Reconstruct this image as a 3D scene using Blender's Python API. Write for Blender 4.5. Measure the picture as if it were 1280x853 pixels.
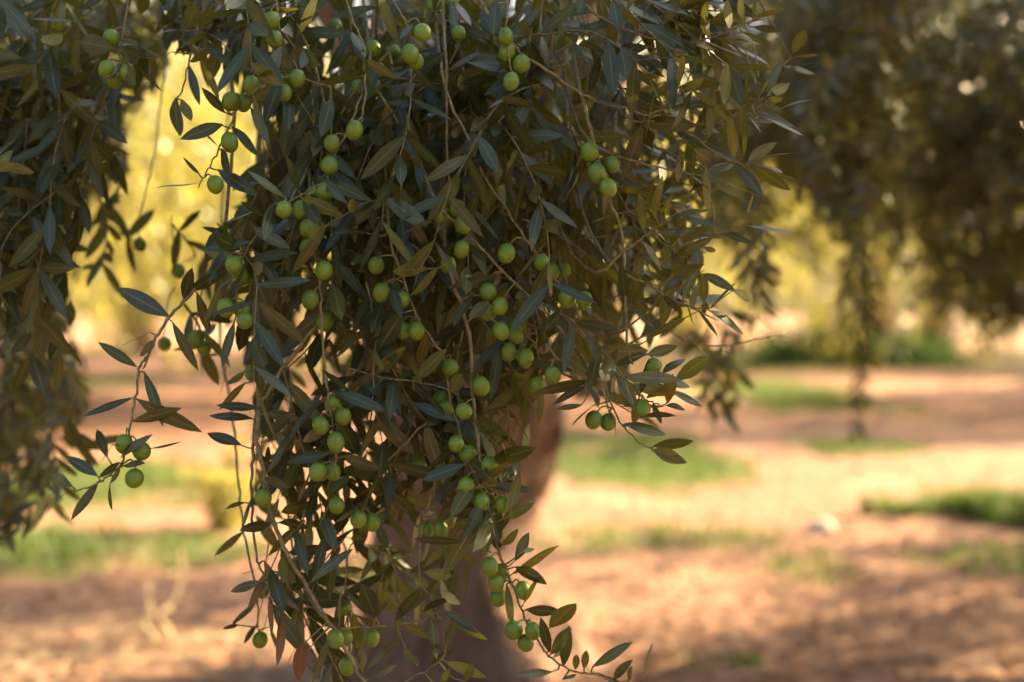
import bpy, math, random
import numpy as np
from mathutils import Vector, Matrix

for o in list(bpy.data.objects):
    bpy.data.objects.remove(o)
rng = np.random.default_rng(7)
random.seed(7)
R = math.radians
scene = bpy.context.scene
col = scene.collection

# ------------------------------------------------------------------ camera
CAM_H = 1.20
PITCH = 1.337                      # degrees down
FPX = 1280 * 50.0 / 36.0           # focal length in photograph pixels
FOCUS = 1.40
cam_data = bpy.data.cameras.new("camera")
cam = bpy.data.objects.new("camera", cam_data)
col.objects.link(cam)
cam.location = (0, 0, CAM_H)
cam.rotation_euler = (R(90 - PITCH), 0, 0)
cam_data.lens = 50
cam_data.sensor_width = 36
cam_data.clip_start = 0.05
cam_data.clip_end = 400
cam_data.dof.use_dof = True
cam_data.dof.focus_distance = FOCUS
cam_data.dof.aperture_fstop = 2.6
cam_data.dof.aperture_blades = 0
scene.camera = cam

# ------------------------------------------------------------------ light
SUN_AZ = 62.0                      # degrees to the right of the view direction (+Y)
SUN_EL = 27.0
world = bpy.data.worlds.new("World")
scene.world = world
world.use_nodes = True
wn = world.node_tree
sky = wn.nodes.new("ShaderNodeTexSky")
sky.sky_type = 'NISHITA'
sky.sun_disc = False
sky.sun_elevation = R(SUN_EL)
sky.sun_rotation = R(SUN_AZ)
sky.dust_density = 4.0
sky.ozone_density = 0.2
wn.links.new(sky.outputs[0], wn.nodes["Background"].inputs[0])
wn.nodes["Background"].inputs[1].default_value = 0.06
sun_data = bpy.data.lights.new("sun", 'SUN')
sun_data.energy = 5.0
sun_data.angle = R(0.55)
sun_data.color = (1.0, 0.74, 0.42)
sun = bpy.data.objects.new("sun", sun_data)
col.objects.link(sun)
sd = Vector((math.sin(R(SUN_AZ)) * math.cos(R(SUN_EL)), math.cos(R(SUN_AZ)) * math.cos(R(SUN_EL)), math.sin(R(SUN_EL))))
sun.rotation_euler = sd.to_track_quat('Z', 'Y').to_euler()
sun.location = sd * 40

vs = scene.view_settings
vs.view_transform = 'Standard'
vs.look = 'None'
vs.gamma = 1.0
vs.exposure = 2.85
vs.use_curve_mapping = False
scene.render.engine = 'CYCLES'
scene.cycles.use_denoising = True
scene.cycles.max_bounces = 8
scene.cycles.diffuse_bounces = 4
scene.cycles.glossy_bounces = 2
scene.cycles.transmission_bounces = 4
scene.cycles.transparent_max_bounces = 4
scene.cycles.sample_clamp_indirect = 6.0
scene.cycles.use_adaptive_sampling = True

# ------------------------------------------------------------------ helpers
_ca, _sa = math.cos(R(PITCH)), math.sin(R(PITCH))
FWD = np.array([0, _ca, -_sa]); UPV = np.array([0, _sa, _ca]); RGT = np.array([1.0, 0, 0])

def at(px, py, d):
    """point of the place seen at pixel (px,py) of the photograph, d metres down the view axis"""
    return np.array([0, 0, CAM_H]) + d * (FWD + RGT * ((px - 640) / FPX) - UPV * ((py - 426.5) / FPX))

def ground_at(px, py):
    v = FWD + RGT * ((px - 640) / FPX) - UPV * ((py - 426.5) / FPX)
    t = -CAM_H / v[2]
    return np.array([v[0] * t, v[1] * t])

def unit(v):
    v = np.asarray(v, float)
    return v / (np.linalg.norm(v, axis=-1, keepdims=True) + 1e-9)

def tag(o, label=None, cat=None, group=None, kind=None):
    if label: o["label"] = label
    if cat: o["category"] = cat
    if group: o["group"] = group
    if kind: o["kind"] = kind
    return o

def empty(name, loc):
    e = bpy.data.objects.new(name, None)
    col.objects.link(e)
    e.location = tuple(loc)
    e.empty_display_size = 0.1
    return e

def link(name, me, parent=None, loc=None):
    o = bpy.data.objects.new(name, me)
    col.objects.link(o)
    if loc is not None: o.location = tuple(loc)
    if parent is not None:
        o.parent = parent
    return o

def world_child(o, parent):
    """parent an object whose location is in world space to a parent that is only translated"""
    w = parent.location.copy()
    p = parent.parent
    while p is not None:
        w = w + p.location; p = p.parent
    o.parent = parent
    o.location = o.location - w
    return o

def mesh_from(name, V, F, mat, smooth=True, tint=None, uv=None):
    """V (n,3) array, F list of index lists or an (m,k) array"""
    me = bpy.data.meshes.new(name)
    V = np.asarray(V, np.float32)
    if isinstance(F, np.ndarray):
        m, k = F.shape
        me.vertices.add(len(V)); me.vertices.foreach_set("co", V.ravel())
        me.loops.add(m * k); me.loops.foreach_set("vertex_index", F.ravel().astype(np.int32))
        me.polygons.add(m)
        me.polygons.foreach_set("loop_start", np.arange(0, m * k, k, dtype=np.int32))
        me.update(calc_edges=True)
    else:
        me.from_pydata([tuple(v) for v in V], [], F)
    if uv is not None:
        l = me.uv_layers.new(name="uv")
        idx = np.empty(len(me.loops), np.int32); me.loops.foreach_get("vertex_index", idx)
        l.data.foreach_set("uv", np.asarray(uv, np.float32)[idx].ravel())
    if tint is not None:
        a = me.attributes.new("tint", 'FLOAT', 'POINT')
        a.data.foreach_set("value", np.asarray(tint, np.float32))
    if smooth:
        me.polygons.foreach_set("use_smooth", np.ones(len(me.polygons), bool))
    for m_ in (mat if isinstance(mat, list) else [mat]):
        me.materials.append(m_)
    me.validate()
    me.update()
    return me

class Tubes:
    """collects tapered tubes into one mesh"""
    def __init__(s): s.V = []; s.F = []; s.n = 0
    def add(s, pts, radii, seg=6, lump=0.0, cap=True):
        P = np.asarray(pts, float); n = len(P)
        rad = np.broadcast_to(np.asarray(radii, float), (n,)) if np.ndim(radii) else np.full(n, radii)
        T = unit(np.gradient(P, axis=0))
        u = np.cross(T[0], [0.31, 0.22, 0.9]); u = u / (np.linalg.norm(u) + 1e-9)
        ang = np.linspace(0, 2 * np.pi, seg, endpoint=False)
        base = s.n
        for i in range(n):
            u = u - T[i] * np.dot(u, T[i]); u = u / (np.linalg.norm(u) + 1e-9)
            w = np.cross(T[i], u)
            r = rad[i] * (1 + (rng.normal(0, lump, seg) if lump else 0))
            r = np.broadcast_to(r, (seg,))
            s.V.append(P[i] + (np.cos(ang) * r)[:, None] * u + (np.sin(ang) * r)[:, None] * w)
        s.n += n * seg
        for i in range(n - 1):
            a = base + i * seg; b = a + seg
            for k in range(seg):
                k2 = (k + 1) % seg
                s.F.append([a + k, a + k2, b + k2, b + k])
        if cap:
            s.F.append([base + k for k in range(seg)][::-1])
            s.F.append([base + (n - 1) * seg + k for k in range(seg)])
    def mesh(s, name, mat, origin=(0, 0, 0)):
        return mesh_from(name, np.concatenate(s.V) - np.asarray(origin), s.F, mat)

def smooth_path(pts, n):
    """Catmull-Rom through the points"""
    P = np.asarray(pts, float)
    if len(P) == 2: 
        t = np.linspace(0, 1, n)[:, None]
        return P[0] * (1 - t) + P[1] * t
    Q = np.vstack([2 * P[0] - P[1], P, 2 * P[-1] - P[-2]])
    out = []
    for s_ in np.linspace(0, len(P) - 1 - 1e-6, n):
        i = int(s_); t = s_ - i
        a, b, c, d = Q[i], Q[i + 1], Q[i + 2], Q[i + 3]
        out.append(0.5 * (2 * b + (c - a) * t + (2 * a - 5 * b + 4 * c - d) * t * t + (3 * b - a - 3 * c + d) * t ** 3))
    return np.array(out)

# ------------------------------------------------------------------ materials
def new_mat(name):
    m = bpy.data.materials.new(name); m.use_nodes = True
    nt = m.node_tree
    for n in list(nt.nodes): nt.nodes.remove(n)
    return m, nt, nt.nodes.new, nt.links.new

def N(nt, typ, **kw):
    n = nt.nodes.new(typ)
    for k, v in kw.items(): setattr(n, k, v)
    return n

def ramp(nt, stops, fac=None):
    r = nt.nodes.new("ShaderNodeValToRGB")
    while len(r.color_ramp.elements) > 1: r.color_ramp.elements.remove(r.color_ramp.elements[-1])
    r.color_ramp.elements[0].position = stops[0][0]; r.color_ramp.elements[0].color = (*stops[0][1], 1)
    for p, c in stops[1:]:
        e = r.color_ramp.elements.new(p); e.color = (*c, 1)
    if fac is not None: nt.links.new(fac, r.inputs[0])
    return r

def mix(nt, fac, a, b, blend='MIX'):
    m = nt.nodes.new("ShaderNodeMix"); m.data_type = 'RGBA'; m.blend_type = blend
    for sock, v in ((m.inputs[0], fac), (m.inputs[6], a), (m.inputs[7], b)):
        if isinstance(v, (int, float)): sock.default_value = v
        elif isinstance(v, tuple): sock.default_value = (*v, 1)
        else: nt.links.new(v, sock)
    return m.outputs[2]

def math_node(nt, op, a, b=None):
    m = nt.nodes.new("ShaderNodeMath"); m.operation = op
    for s, v in zip(m.inputs, (a, b)):
        if v is None: continue
        if isinstance(v, (int, float)): s.default_value = v
        else: nt.links.new(v, s)
    return m.outputs[0]

def leaf_material(name, top, under, trans, transfac, rough=0.42, spec=0.5, rib=0.5):
    m, nt, new, ln = new_mat(name)
    out = new("ShaderNodeOutputMaterial")
    tint = N(nt, "ShaderNodeAttribute", attribute_name="tint").outputs["Fac"]
    geo = new("ShaderNodeNewGeometry")
    uvn = new("ShaderNodeUVMap"); sep = new("ShaderNodeSeparateXYZ"); ln(uvn.outputs[0], sep.inputs[0])
    # pale midrib
    d = math_node(nt, 'ABSOLUTE', math_node(nt, 'SUBTRACT', sep.outputs[1], 0.5))
    ribf = math_node(nt, 'MULTIPLY', math_node(nt, 'LESS_THAN', d, 0.045), rib)
    tc = new("ShaderNodeTexCoord")
    noi = N(nt, "ShaderNodeTexNoise"); noi.inputs["Scale"].default_value = 90; noi.inputs["Detail"].default_value = 3
    ln(tc.outputs["Object"], noi.inputs["Vector"])
    f2 = math_node(nt, 'ADD', math_node(nt, 'MULTIPLY', tint, 0.75), math_node(nt, 'MULTIPLY', noi.outputs[0], 0.3))
    ct = ramp(nt, [(0.0, top[0]), (0.45, top[1]), (0.8, top[2]), (1.0, top[3])], f2).outputs[0]
    cu = ramp(nt, [(0.0, under[0]), (0.5, under[1]), (1.0, under[2])], f2).outputs[0]
    ct = mix(nt, ribf, ct, (0.16, 0.17, 0.07))
    cu = mix(nt, ribf, cu, (0.27, 0.22, 0.08))
    c = mix(nt, geo.outputs["Backfacing"], ct, cu)
    p = new("ShaderNodeBsdfPrincipled")
    ln(c, p.inputs["Base Color"])
    rr = new("ShaderNodeMapRange"); rr.inputs[3].default_value = rough; rr.inputs[4].default_value = 0.7
    ln(geo.outputs["Backfacing"], rr.inputs[0]); ln(rr.outputs[0], p.inputs["Roughness"])
    p.inputs["Specular IOR Level"].default_value = spec
    p.inputs["Specular Tint"].default_value = (0.92, 1.0, 0.80, 1)
    bump = new("ShaderNodeBump"); bump.inputs["Strength"].default_value = 0.12; bump.inputs["Distance"].default_value = 0.001
    ln(noi.outputs[0], bump.inputs["Height"]); ln(bump.outputs[0], p.inputs["Normal"])
    t = new("ShaderNodeBsdfTranslucent"); t.inputs[0].default_value = (*trans, 1)
    ms = new("ShaderNodeMixShader"); ms.inputs[0].default_value = transfac
    ln(p.outputs[0], ms.inputs[1]); ln(t.outputs[0], ms.inputs[2])
    ln(ms.outputs[0], out.inputs[0])
    return m

MAT = {}
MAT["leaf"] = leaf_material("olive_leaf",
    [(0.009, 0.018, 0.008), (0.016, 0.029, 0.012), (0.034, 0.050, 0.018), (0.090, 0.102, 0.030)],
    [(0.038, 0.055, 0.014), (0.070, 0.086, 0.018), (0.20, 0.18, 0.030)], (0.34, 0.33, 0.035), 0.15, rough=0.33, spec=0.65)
MAT["dry_leaf"] = leaf_material("dry_leaf",
    [(0.10, 0.045, 0.03), (0.14, 0.06, 0.04), (0.18, 0.08, 0.05), (0.22, 0.11, 0.06)],
    [(0.14, 0.08, 0.05), (0.18, 0.10, 0.06), (0.22, 0.13, 0.07)], (0.25, 0.10, 0.04), 0.15, rough=0.7, spec=0.2)
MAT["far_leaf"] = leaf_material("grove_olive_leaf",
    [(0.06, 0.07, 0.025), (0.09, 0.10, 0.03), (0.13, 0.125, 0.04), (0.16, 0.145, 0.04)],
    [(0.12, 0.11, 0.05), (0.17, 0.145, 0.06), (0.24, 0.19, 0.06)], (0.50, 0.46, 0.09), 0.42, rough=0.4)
MAT["shrub_leaf"] = leaf_material("green_shrub_leaf",
    [(0.03, 0.07, 0.015), (0.045, 0.10, 0.02), (0.06, 0.13, 0.025), (0.08, 0.15, 0.03)],
    [(0.05, 0.10, 0.02), (0.06, 0.12, 0.03), (0.08, 0.14, 0.03)], (0.16, 0.30, 0.03), 0.3, rough=0.55)

def twig_material():
    m, nt, new, ln = new_mat("olive_twig")
    out = new("ShaderNodeOutputMaterial"); p = new("ShaderNodeBsdfPrincipled")
    tc = new("ShaderNodeTexCoord"); n = new("ShaderNodeTexNoise"); n.inputs["Scale"].default_value = 160; n.inputs["Detail"].default_value = 4
    ln(tc.outputs["Object"], n.inputs["Vector"])
    r = ramp(nt, [(0.3, (0.10, 0.090, 0.040)), (0.55, (0.18, 0.155, 0.070)), (0.75, (0.27, 0.24, 0.12))], n.outputs[0])
    ln(r.outputs[0], p.inputs["Base Color"]); p.inputs["Roughness"].default_value = 0.75
    b = new("ShaderNodeBump"); b.inputs["Strength"].default_value = 0.4; b.inputs["Distance"].default_value = 0.002
    ln(n.outputs[0], b.inputs["Height"]); ln(b.outputs[0], p.inputs["Normal"])
    ln(p.outputs[0], out.inputs[0]); return m
MAT["twig"] = twig_material()

def olive_material():
    m, nt, new, ln = new_mat("green_olive")
    out = new("ShaderNodeOutputMaterial"); p = new("ShaderNodeBsdfPrincipled")
    tc = new("ShaderNodeTexCoord"); oi = new("ShaderNodeObjectInfo")
    off = new("ShaderNodeVectorMath"); off.operation = 'ADD'
    ln(tc.outputs["Object"], off.inputs[0]); ln(oi.outputs["Location"], off.inputs[1])
    n = new("ShaderNodeTexNoise"); n.inputs["Scale"].default_value = 70; n.inputs["Detail"].default_value = 2
    ln(off.outputs[0], n.inputs["Vector"])
    base = ramp(nt, [(0.3, (0.085, 0.170, 0.012)), (0.55, (0.125, 0.220, 0.017)), (0.75, (0.185, 0.275, 0.027))], n.outputs[0]).outputs[0]
    v = new("ShaderNodeTexVoronoi"); v.inputs["Scale"].default_value = 650
    ln(off.outputs[0], v.inputs["Vector"])
    sp = ramp(nt, [(0.0, (1, 1, 1)), (0.16, (0.6, 0.6, 0.6)), (0.24, (0, 0, 0))], v.outputs["Distance"]).outputs[0]
    spf = math_node(nt, 'MULTIPLY', sp, 0.55)
    base = mix(nt, spf, base, (0.30, 0.38, 0.12))
    hv = new("ShaderNodeHueSaturation")
    hr = new("ShaderNodeMapRange"); hr.inputs[3].default_value = 0.82; hr.inputs[4].default_value = 1.12
    ln(oi.outputs["Random"], hr.inputs[0]); ln(hr.outputs[0], hv.inputs["Value"]); ln(base, hv.inputs["Color"])
    ln(hv.outputs[0], p.inputs["Base Color"])
    p.inputs["Roughness"].default_value = 0.36
    p.inputs["Subsurface Weight"].default_value = 0.15
    p.inputs["Subsurface Radius"].default_value = (0.004, 0.005, 0.001)
    p.inputs["Subsurface Scale"].default_value = 1.0
    b = new("ShaderNodeBump"); b.inputs["Strength"].default_value = 0.15; b.inputs["Distance"].default_value = 0.002
    ln(n.outputs[0], b.inputs["Height"]); ln(b.outputs[0], p.inputs["Normal"])
    ln(p.outputs[0], out.inputs[0]); return m
MAT["olive"] = olive_material()

def bark_material():
    m, nt, new, ln = new_mat("olive_bark")
    out = new("ShaderNodeOutputMaterial"); p = new("ShaderNodeBsdfPrincipled")
    tc = new("ShaderNodeTexCoord"); mp = new("ShaderNodeMapping"); mp.inputs["Scale"].default_value = (9, 9, 2.2)
    ln(tc.outputs["Object"], mp.inputs[0])
    n = new("ShaderNodeTexNoise"); n.inputs["Scale"].default_value = 1.6; n.inputs["Detail"].default_value = 8; n.inputs["Roughness"].default_value = 0.65
    ln(mp.outputs[0], n.inputs["Vector"])
    r = ramp(nt, [(0.3, (0.075, 0.045, 0.032)), (0.5, (0.17, 0.10, 0.072)), (0.7, (0.30, 0.20, 0.145))], n.outputs[0])
    ln(r.outputs[0], p.inputs["Base Color"]); p.inputs["Roughness"].default_value = 0.9
    b = new("ShaderNodeBump"); b.inputs["Strength"].default_value = 0.9; b.inputs["Distance"].default_value = 0.04
    ln(n.outputs[0], b.inputs["Height"]); ln(b.outputs[0], p.inputs["Normal"])
    ln(p.outputs[0], out.inputs[0]); return m
MAT["bark"] = bark_material()

def simple(name, c1, c2, scale, rough=0.8, trans=None, tf=0.0, bump=0.2):
    m, nt, new, ln = new_mat(name)
    out = new("ShaderNodeOutputMaterial"); p = new("ShaderNodeBsdfPrincipled")
    tc = new("ShaderNodeTexCoord"); n = new("ShaderNodeTexNoise"); n.inputs["Scale"].default_value = scale; n.inputs["Detail"].default_value = 5
    ln(tc.outputs["Object"], n.inputs["Vector"])
    r = ramp(nt, [(0.3, c1), (0.7, c2)], n.outputs[0])
    ln(r.outputs[0], p.inputs["Base Color"]); p.inputs["Roughness"].default_value = rough
    b = new("ShaderNodeBump"); b.inputs["Strength"].default_value = bump; b.inputs["Distance"].default_value = 0.01
    ln(n.outputs[0], b.inputs["Height"]); ln(b.outputs[0], p.inputs["Normal"])
    if trans:
        t = new("ShaderNodeBsdfTranslucent"); t.inputs[0].default_value = (*trans, 1)
        ms = new("ShaderNodeMixShader"); ms.inputs[0].default_value = tf
        ln(p.outputs[0], ms.inputs[1]); ln(t.outputs[0], ms.inputs[2]); ln(ms.outputs[0], out.inputs[0])
    else: ln(p.outputs[0], out.inputs[0])
    return m
MAT["straw"] = simple("dry_straw", (0.42, 0.33, 0.20), (0.62, 0.50, 0.32), 30)
MAT["litter"] = simple("leaf_litter", (0.12, 0.07, 0.045), (0.34, 0.22, 0.15), 3)
MAT["grass"] = simple("green_grass", (0.05, 0.10, 0.028), (0.10, 0.15, 0.035), 2.0, 0.6, (0.17, 0.26, 0.04), 0.3)
MAT["stone"] = simple("pale_stone", (0.55, 0.50, 0.42), (0.72, 0.68, 0.60), 14)

# ------------------------------------------------------------------ ground
# grass patches given as (px x0, x1, py y0, y1, density) in the photograph, turned into ellipses on the ground
PATCH_PX = [(880, 1110, 476, 520, 1.0), (660, 930, 545, 606, 1.0), (930, 1160, 548, 578, 0.7), (660, 1010, 655, 700, 0.40),
            (1150, 1400, 615, 660, 0.5), (-120, 330, 578, 640, 1.0), (-200, 170, 674, 745, 1.0), (130, 340, 672, 715, 0.7),
            (1180, 1500, 690, 730, 0.5), (780, 1000, 806, 850, 0.35), (1130, 1300, 440, 470, 0.8), (-100, 200, 470, 492, 0.6),
            (960, 1060, 700, 735, 0.4), (380, 500, 700, 740, 0.4)]
PATCH = []
for x0, x1, y0, y1, dn in PATCH_PX:
    xm, ym = (x0 + x1) / 2, (y0 + y1) / 2
    c = ground_at(xm, ym)
    a = abs(ground_at(x1, ym)[0] - ground_at(x0, ym)[0]) / 2
    b = abs(ground_at(xm, y0)[1] - ground_at(xm, y1)[1]) / 2
    c[1] = (ground_at(xm, y0)[1] + ground_at(xm, y1)[1]) / 2
    PATCH.append((c[0], c[1], a, b, dn))

def vnoise(x, y, seed=0):
    """cheap smooth value noise"""
    r_ = np.random.default_rng(seed).random((64, 64))
    xi = np.floor(x).astype(int); yi = np.floor(y).astype(int)
    fx = x - xi; fy = y - yi
    fx = fx * fx * (3 - 2 * fx); fy = fy * fy * (3 - 2 * fy)
    g = lambda i, j: r_[i % 64, j % 64]
    return (g(xi, yi) * (1 - fx) + g(xi + 1, yi) * fx) * (1 - fy) + (g(xi, yi + 1) * (1 - fx) + g(xi + 1, yi + 1) * fx) * fy

def grass_weight(x, y):
    w = np.zeros_like(x)
    for cx, cy, a, b, dn in PATCH:
        q = ((x - cx) / a) ** 2 + ((y - cy) / b) ** 2 + (vnoise(x * 1.3 + 9, y * 1.3, 3) - 0.5) * 1.6 + (vnoise(x * 5, y * 5, 4) - 0.5) * 1.0
        w = np.maximum(w, dn * np.clip((1.1 - q) / 0.9, 0, 1))
    # rest of the grove floor: loose green strips
    far = np.clip((vnoise(x * 0.22, y * 0.5 + 3, 5) - 0.62) / 0.12, 0, 1) * np.clip((np.hypot(x, y - 12) - 14) / 4, 0, 1)
    return np.maximum(w, far * 0.9)

def ground_height(x, y):
    return (vnoise(x * 0.9, y * 0.9, 11) - 0.5) * 0.05 + (vnoise(x * 4, y * 4, 12) - 0.5) * 0.025

def build_ground():
    gx = np.concatenate([[-180, -90, -45, -28], np.arange(-18, 18.01, 0.13), [28, 45, 90, 180]])
    gy = np.concatenate([[-180, -90, -40, -15, -8], np.arange(-4, 30.01, 0.13), [36, 48, 70, 120, 260]])
    X, Y = np.meshgrid(gx, gy, indexing='ij')
    fade = np.clip((24 - np.hypot(X, Y - 12)) / 4, 0, 1)
    Z = ground_height(X, Y) * fade
    V = np.stack([X, Y, Z], -1).reshape(-1, 3)
    nx, ny = len(gx), len(gy)
    i = np.arange(nx * ny).reshape(nx, ny)
    F = np.stack([i[:-1, :-1], i[1:, :-1], i[1:, 1:], i[:-1, 1:]], -1).reshape(-1, 4)
    m, nt, new, ln = new_mat("orchard_soil")
    out = new("ShaderNodeOutputMaterial"); p = new("ShaderNodeBsdfPrincipled")
    tc = new("ShaderNodeTexCoord")
    n1 = new("ShaderNodeTexNoise"); n1.inputs["Scale"].default_value = 1.3; n1.inputs["Detail"].default_value = 6
    n2 = new("ShaderNodeTexNoise"); n2.inputs["Scale"].default_value = 38; n2.inputs["Detail"].default_value = 6; n2.inputs["Roughness"].default_value = 0.7
    for n in (n1, n2): ln(tc.outputs["Object"], n.inputs["Vector"])
    soil = ramp(nt, [(0.3, (0.19, 0.098, 0.064)), (0.5, (0.33, 0.170, 0.105)), (0.7, (0.50, 0.31, 0.20))], n1.outputs[0]).outputs[0]
    soil = mix(nt, 0.55, soil, ramp(nt, [(0.35, (0.13, 0.075, 0.055)), (0.5, (0.33, 0.185, 0.12)), (0.65, (0.56, 0.40, 0.28))], n2.outputs[0]).outputs[0])
    green = ramp(nt, [(0.3, (0.05, 0.085, 0.025)), (0.7, (0.10, 0.15, 0.04))], n2.outputs[0]).outputs[0]
    w = N(nt, "ShaderNodeAttribute", attribute_name="tint").outputs["Fac"]
    c = mix(nt, math_node(nt, 'MULTIPLY', w, 0.75), soil, green)
    ln(c, p.inputs["Base Color"]); p.inputs["Roughness"].default_value = 0.95; p.inputs["Specular IOR Level"].default_value = 0.15
    b = new("ShaderNodeBump"); b.inputs["Strength"].default_value = 0.7; b.inputs["Distance"].default_value = 0.03
    ln(n2.outputs[0], b.inputs["Height"]); ln(b.outputs[0], p.inputs["Normal"]); ln(p.outputs[0], out.inputs[0])
    me = mesh_from("ground", V, F, m, tint=grass_weight(X, Y).ravel())
    tag(link("ground", me), kind="structure")
build_ground()

# ------------------------------------------------------------------ leaf templates
def leaf_template(rows, cols, wide=0.115, bend=0.10, fold=0.25, roll=0.1, peti=0.07, seed=0):
    """unit leaf along +X, top side +Z.  returns V, F(list), uv"""
    V, uv = [], []
    ts = np.linspace(0, 1, rows)
    for t in ts:
        s_ = max(0.0, (t - peti) / (1 - peti))
        w = wide * (s_ ** 0.68) * ((1 - s_) ** 0.86) / 0.345
        w = max(w, 0.009 if t < 0.9 else 0.0)
        if t >= 1: w = 0.0
        zc = -bend * (t * t) + 0.05 * math.sin(t * 5 + seed)* bend * 4
        for v in np.linspace(-1, 1, cols):
            z = zc + abs(v) * w * fold - (abs(v) ** 3) * w * roll * 2
            V.append((t - 0.05 * bend * t, v * w, z)); uv.append((t, 0.5 + 0.5 * v))
    F = []
    for i in range(rows - 1):
        for k in range(cols - 1):
            a = i * cols + k; b = a + cols
            F.append([a, b, b + 1, a + 1])
    return np.array(V), np.array(F), np.array(uv)

def frames(D, Nrm):
    """rotation matrices with X=D, Z~Nrm"""
    D = unit(D)
    Z = Nrm - D * np.sum(Nrm * D, -1, keepdims=True)
    bad = np.linalg.norm(Z, axis=-1) < 1e-3
    Z[bad] = np.cross(D[bad], [0.2, 0.9, 0.4])
    Z = unit(Z)
    Y = np.cross(Z, D)
    return np.stack([D, Y, Z], -1)          # columns

def leaf_cloud(base, D, Nrm, L, W, tint, templates):
    """many leaves -> V,F,uv,tint arrays"""
    n = len(base)
    Rm = frames(D, Nrm)
    which = rng.integers(0, len(templates), n)
    Vs, Fs, Us, Ts, off = [], [], [], [], 0
    for k, (tv, tf, tu) in enumerate(templates):
        idx = np.where(which == k)[0]
        if not len(idx): continue
        loc = tv[None] * np.stack([L[idx], L[idx] * W[idx], L[idx]], -1)[:, None, :]
        P = np.einsum('nij,nvj->nvi', Rm[idx], loc) + base[idx][:, None, :]
        m = len(tv)
        F = tf[None] + (np.arange(len(idx)) * m)[:, None, None] + off
        Vs.append(P.reshape(-1, 3)); Fs.append(F.reshape(-1, tf.shape[1]))
        Us.append(np.tile(tu, (len(idx), 1))); Ts.append(np.repeat(tint[idx], m))
        off += m * len(idx)
    return np.concatenate(Vs), np.concatenate(Fs), np.concatenate(Us), np.concatenate(Ts)

T_HI = [leaf_template(7, 5, 0.100 + 0.010 * (k % 5), 0.02 + 0.05 * (k % 4), 0.18 + 0.1 * (k % 3), seed=k) for k in range(8)]
T_MID = [leaf_template(6, 3, 0.108 + 0.012 * (k % 3), 0.03 + 0.07 * (k % 3), 0.25, seed=k) for k in range(5)]
T_FAR = [leaf_template(3, 3, 0.13, 0.05 + 0.08 * (k % 2), 0.3, seed=k) for k in range(2)]
T_LOW = [leaf_template(4, 3, 0.13, 0.05 + 0.08 * (k % 2), 0.3, seed=k) for k in range(2)]

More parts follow.
